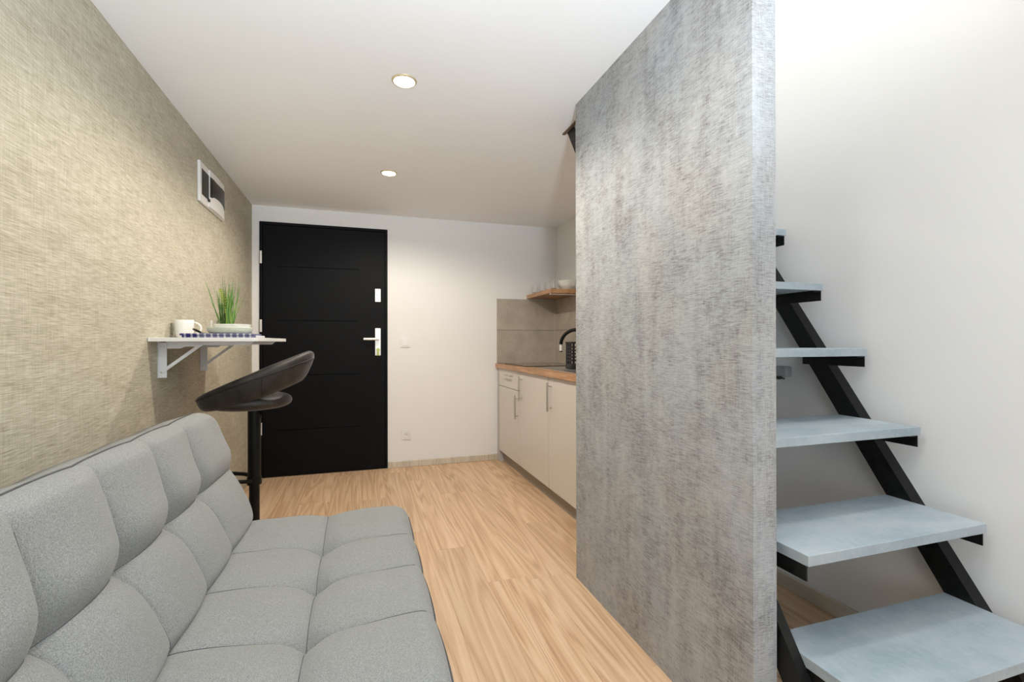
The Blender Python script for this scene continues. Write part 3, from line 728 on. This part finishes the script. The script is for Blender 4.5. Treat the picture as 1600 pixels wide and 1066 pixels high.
# splashback tiles
sb_ = struct('trim_2', sbox(1.216, XR-0.003, YF-0.0035, YF-0.0005, WZ1, 1.506), 'grout', label='taupe tile splashback on the end wall', category='splashback')
for z0, z1 in ((WZ1+0.001, 1.2105), (1.2135, 1.506)):
    build('tile', rbox(1.216, XR-0.011, YF-0.011, YF-0.0035, z0, z1, bev=0.001), 'tile', sb_)
sb2 = struct('trim_3', sbox(XR-0.0035, XR-0.0005, KY0, YF-0.004, WZ1, 1.506), 'grout', label='taupe tile splashback along the kitchen side wall', category='splashback')
y = YF-0.0115
while y > KY0+0.05:
    y2 = max(y-0.598, KY0)
    for z0, z1 in ((WZ1+0.001, 1.2105), (1.2135, 1.506)):
        build('tile', rbox(XR-0.011, XR-0.0035, y2+0.001, y-0.001, z0, z1, bev=0.001), 'tile', sb2)
    y = y2-0.002
struct('trim_4', rbox(XR-0.017, XR-0.0112, YF-0.017, YF-0.0112, WZ1, 1.506, bev=0.001), 'trim', label='pale corner strip between splashback tiles', category='trim')
# hob
hb = thing('hob', (1.5, 3.88, WZ1), 'black glass hob let into the oak worktop', 'hob')
build('glass_plate', rbox(1.262, 1.765, 3.585, 4.165, WZ1, WZ1+0.006, bev=0.002), 'hob', hb)
for hx, hy, hr in ((1.40, 4.03, 0.07), (1.62, 4.03, 0.09), (1.40, 3.74, 0.09), (1.62, 3.74, 0.07)):
    build('cooking_zone', MB().lathe([(hr, 0.006), (hr, 0.0064), (hr-0.003, 0.0064), (hr-0.003, 0.006)], (hx, hy, WZ1), 40), 'trim', hb)
# sink
sk = thing('sink', (1.5, 2.95, WZ1), 'steel kitchen sink with drainer set in the oak worktop', 'sink')
m = MB(); RX0, RX1, RY0, RY1 = 1.285, 1.735, 2.60, 3.46; zr = WZ1+0.005
m.box(RX0, RX1, SYb, RY1, WZ1, zr); m.box(RX0, RX1, RY0, SYa, WZ1, zr); m.box(RX0, SX0, SYa, SYb, WZ1, zr); m.box(SX1, RX1, SYa, SYb, WZ1, zr)
build('rim', m, 'sink', sk)
m = MB(); zb2 = 0.745; e = 0.002
m.box(SX0+e, SX1-e, SYa+e, SYb-e, zb2, zb2+0.003); m.box(SX0+e, SX0+2*e, SYa+e, SYb-e, zb2, zr); m.box(SX1-2*e, SX1-e, SYa+e, SYb-e, zb2, zr); m.box(SX0+e, SX1-e, SYa+e, SYa+2*e, zb2, zr); m.box(SX0+e, SX1-e, SYb-2*e, SYb-e, zb2, zr)
build('bowl', m, 'sink', sk)
for q in range(6): build('drainer_rib', rbox(SX0+0.02+q*0.05, SX0+0.032+q*0.05, 3.12, 3.42, zr, zr+0.003, bev=0.001), 'sink', sk)
# tap
fa = thing('kitchen_tap', (1.695, 3.27, zr), 'black gooseneck kitchen tap with a steel spray head', 'tap')
bA = Vector((1.695, 3.27, zr+0.0005)); tip = Vector((1.50, 3.425, 1.08)); dh = (tip-bA); dh.z = 0; R2 = dh.length/2; dn = dh.normalized()
build('tap_base', MB().lathe([(0, 0), (0.027, 0), (0.027, 0.01), (0.021, 0.016), (0.021, 0.07), (0, 0.07)], bA, 28), 'black_metal', fa, smooth=True, angle=40)
pts = [bA+Vector((0, 0, 0.06)), bA+Vector((0, 0, 0.13))]
for i in range(21):
    a_ = math.pi*i/20; pts.append(Vector((bA.x, bA.y, 1.080))+dn*(R2-R2*math.cos(a_))+Vector((0, 0, 0.115*math.sin(a_))))
build('spout', MB().tube(pts, 0.0135, 16), 'black_metal', fa, smooth=True)
build('spray_head', MB().tube([tip+Vector((0, 0, 0.004)), tip+Vector((0, 0, -0.05))], [0.0115, 0.0125], 18), 'satin_plate', fa, smooth=True, angle=40, label='steel spray head')
build('spray_nozzle', MB().tube([tip+Vector((0, 0, -0.05)), tip+Vector((0, 0, -0.058))], 0.012, 18), 'black_metal', fa, smooth=True, angle=40)
build('lever', MB().tube([bA+Vector((-0.015, 0, 0.05)), bA+Vector((-0.06, 0.0, 0.075))], 0.006, 10), 'black_metal', fa, smooth=True)
# dish rack
rk = thing('dish_rack', (1.53, 3.03, zr), 'black plastic dish rack standing on the steel sink', 'dish rack')
X0, X1, Y0, Y1, Z0, Z1 = 1.425, 1.655, 3.065, 3.165, zr+0.003, 1.095
build('tray', rbox(X0-0.004, X1+0.004, Y0-0.004, Y1+0.004, Z0, Z0+0.035, bev=0.005), 'dark_hole', rk)
m = MB()
for a_, b_ in (((X0, Y0), (X1, Y0)), ((X1, Y0), (X1, Y1)), ((X1, Y1), (X0, Y1)), ((X0, Y1), (X0, Y0))): m.tube([(a_[0], a_[1], Z1), (b_[0], b_[1], Z1)], 0.006, 8)
build('top_rail', m, 'dark_hole', rk)
def wall_bars(ax, fixed, lo, hi, n):
    for i in range(n):
        t = lo+(hi-lo)*(i+0.5)/n; w_ = (hi-lo)/n*0.24
        bb = (fixed-0.002, fixed+0.002, t-w_, t+w_) if ax == 'x' else (t-w_, t+w_, fixed-0.002, fixed+0.002)
        build('bar', sbox(*bb, Z0+0.03, Z1), 'dark_hole', rk)
    for zz in [Z0+0.055+0.024*i for i in range(5)]:
        bb = (fixed-0.0022, fixed+0.0022, lo, hi) if ax == 'x' else (lo, hi, fixed-0.0022, fixed+0.0022)
        build('cross_bar', sbox(*bb, zz, zz+0.008), 'dark_hole', rk)
wall_bars('x', X0, Y0, Y1, 6); wall_bars('y', Y0, X0, X1, 9); wall_bars('x', X1, Y0, Y1, 6); wall_bars('y', Y1, X0, X1, 9)

# corner shelf and crockery
SHX, SHY = 1.515, 3.665; SZ0, SZ1 = 1.512, 1.547
build('wall_shelf', rbox(SHX, XR-0.001, SHY, YF-0.001, SZ0, SZ1, bev=0.0015), 'worktop', label='thick oak shelf in the kitchen corner', category='shelf')
lb = thing('shelf_light', (1.67, 3.72, SZ0), 'slim white light bar under the oak shelf', 'light bar')
build('housing', rbox(1.535, 1.80, 3.705, 3.73, SZ0-0.010, SZ0, bev=0.002), 'white_plastic', lb)
build('end_cap', rbox(1.529, 1.535, 3.704, 3.731, SZ0-0.011, SZ0, bev=0.001), 'white_plastic', lb)
bwl = (1.705, 3.765)
for k_, lab in ((0, 'white porcelain bowl under another bowl on the oak shelf'), (1, 'white porcelain bowl stacked on top on the oak shelf')):
    dz = SZ1+k_*0.0205
    lathe_obj('bowl', [(0, 0), (0.040, 0), (0.042, 0.004), (0.062, 0.022), (0.078, 0.045), (0.0815, 0.062), (0.0795, 0.0625), (0.074, 0.046), (0.058, 0.026), (0.036, 0.010), (0, 0.009)], (bwl[0], bwl[1], dz), 'ceramic', lab, 'bowl')['group'] = 'bowls on the oak shelf'
for gx, gy in ((1.548, 4.14), (1.565, 3.985), (1.575, 3.865), (1.572, 3.745)):
    o = lathe_obj('drinking_glass', [(0, 0), (0.022, 0), (0.024, 0.010), (0.026, 0.078), (0.0245, 0.078), (0.0222, 0.012), (0, 0.009)], (gx, gy, SZ1), 'glass', 'small clear drinking glass near the front edge of the oak shelf', 'glass', n=28)
    o['group'] = 'glasses on the oak shelf'
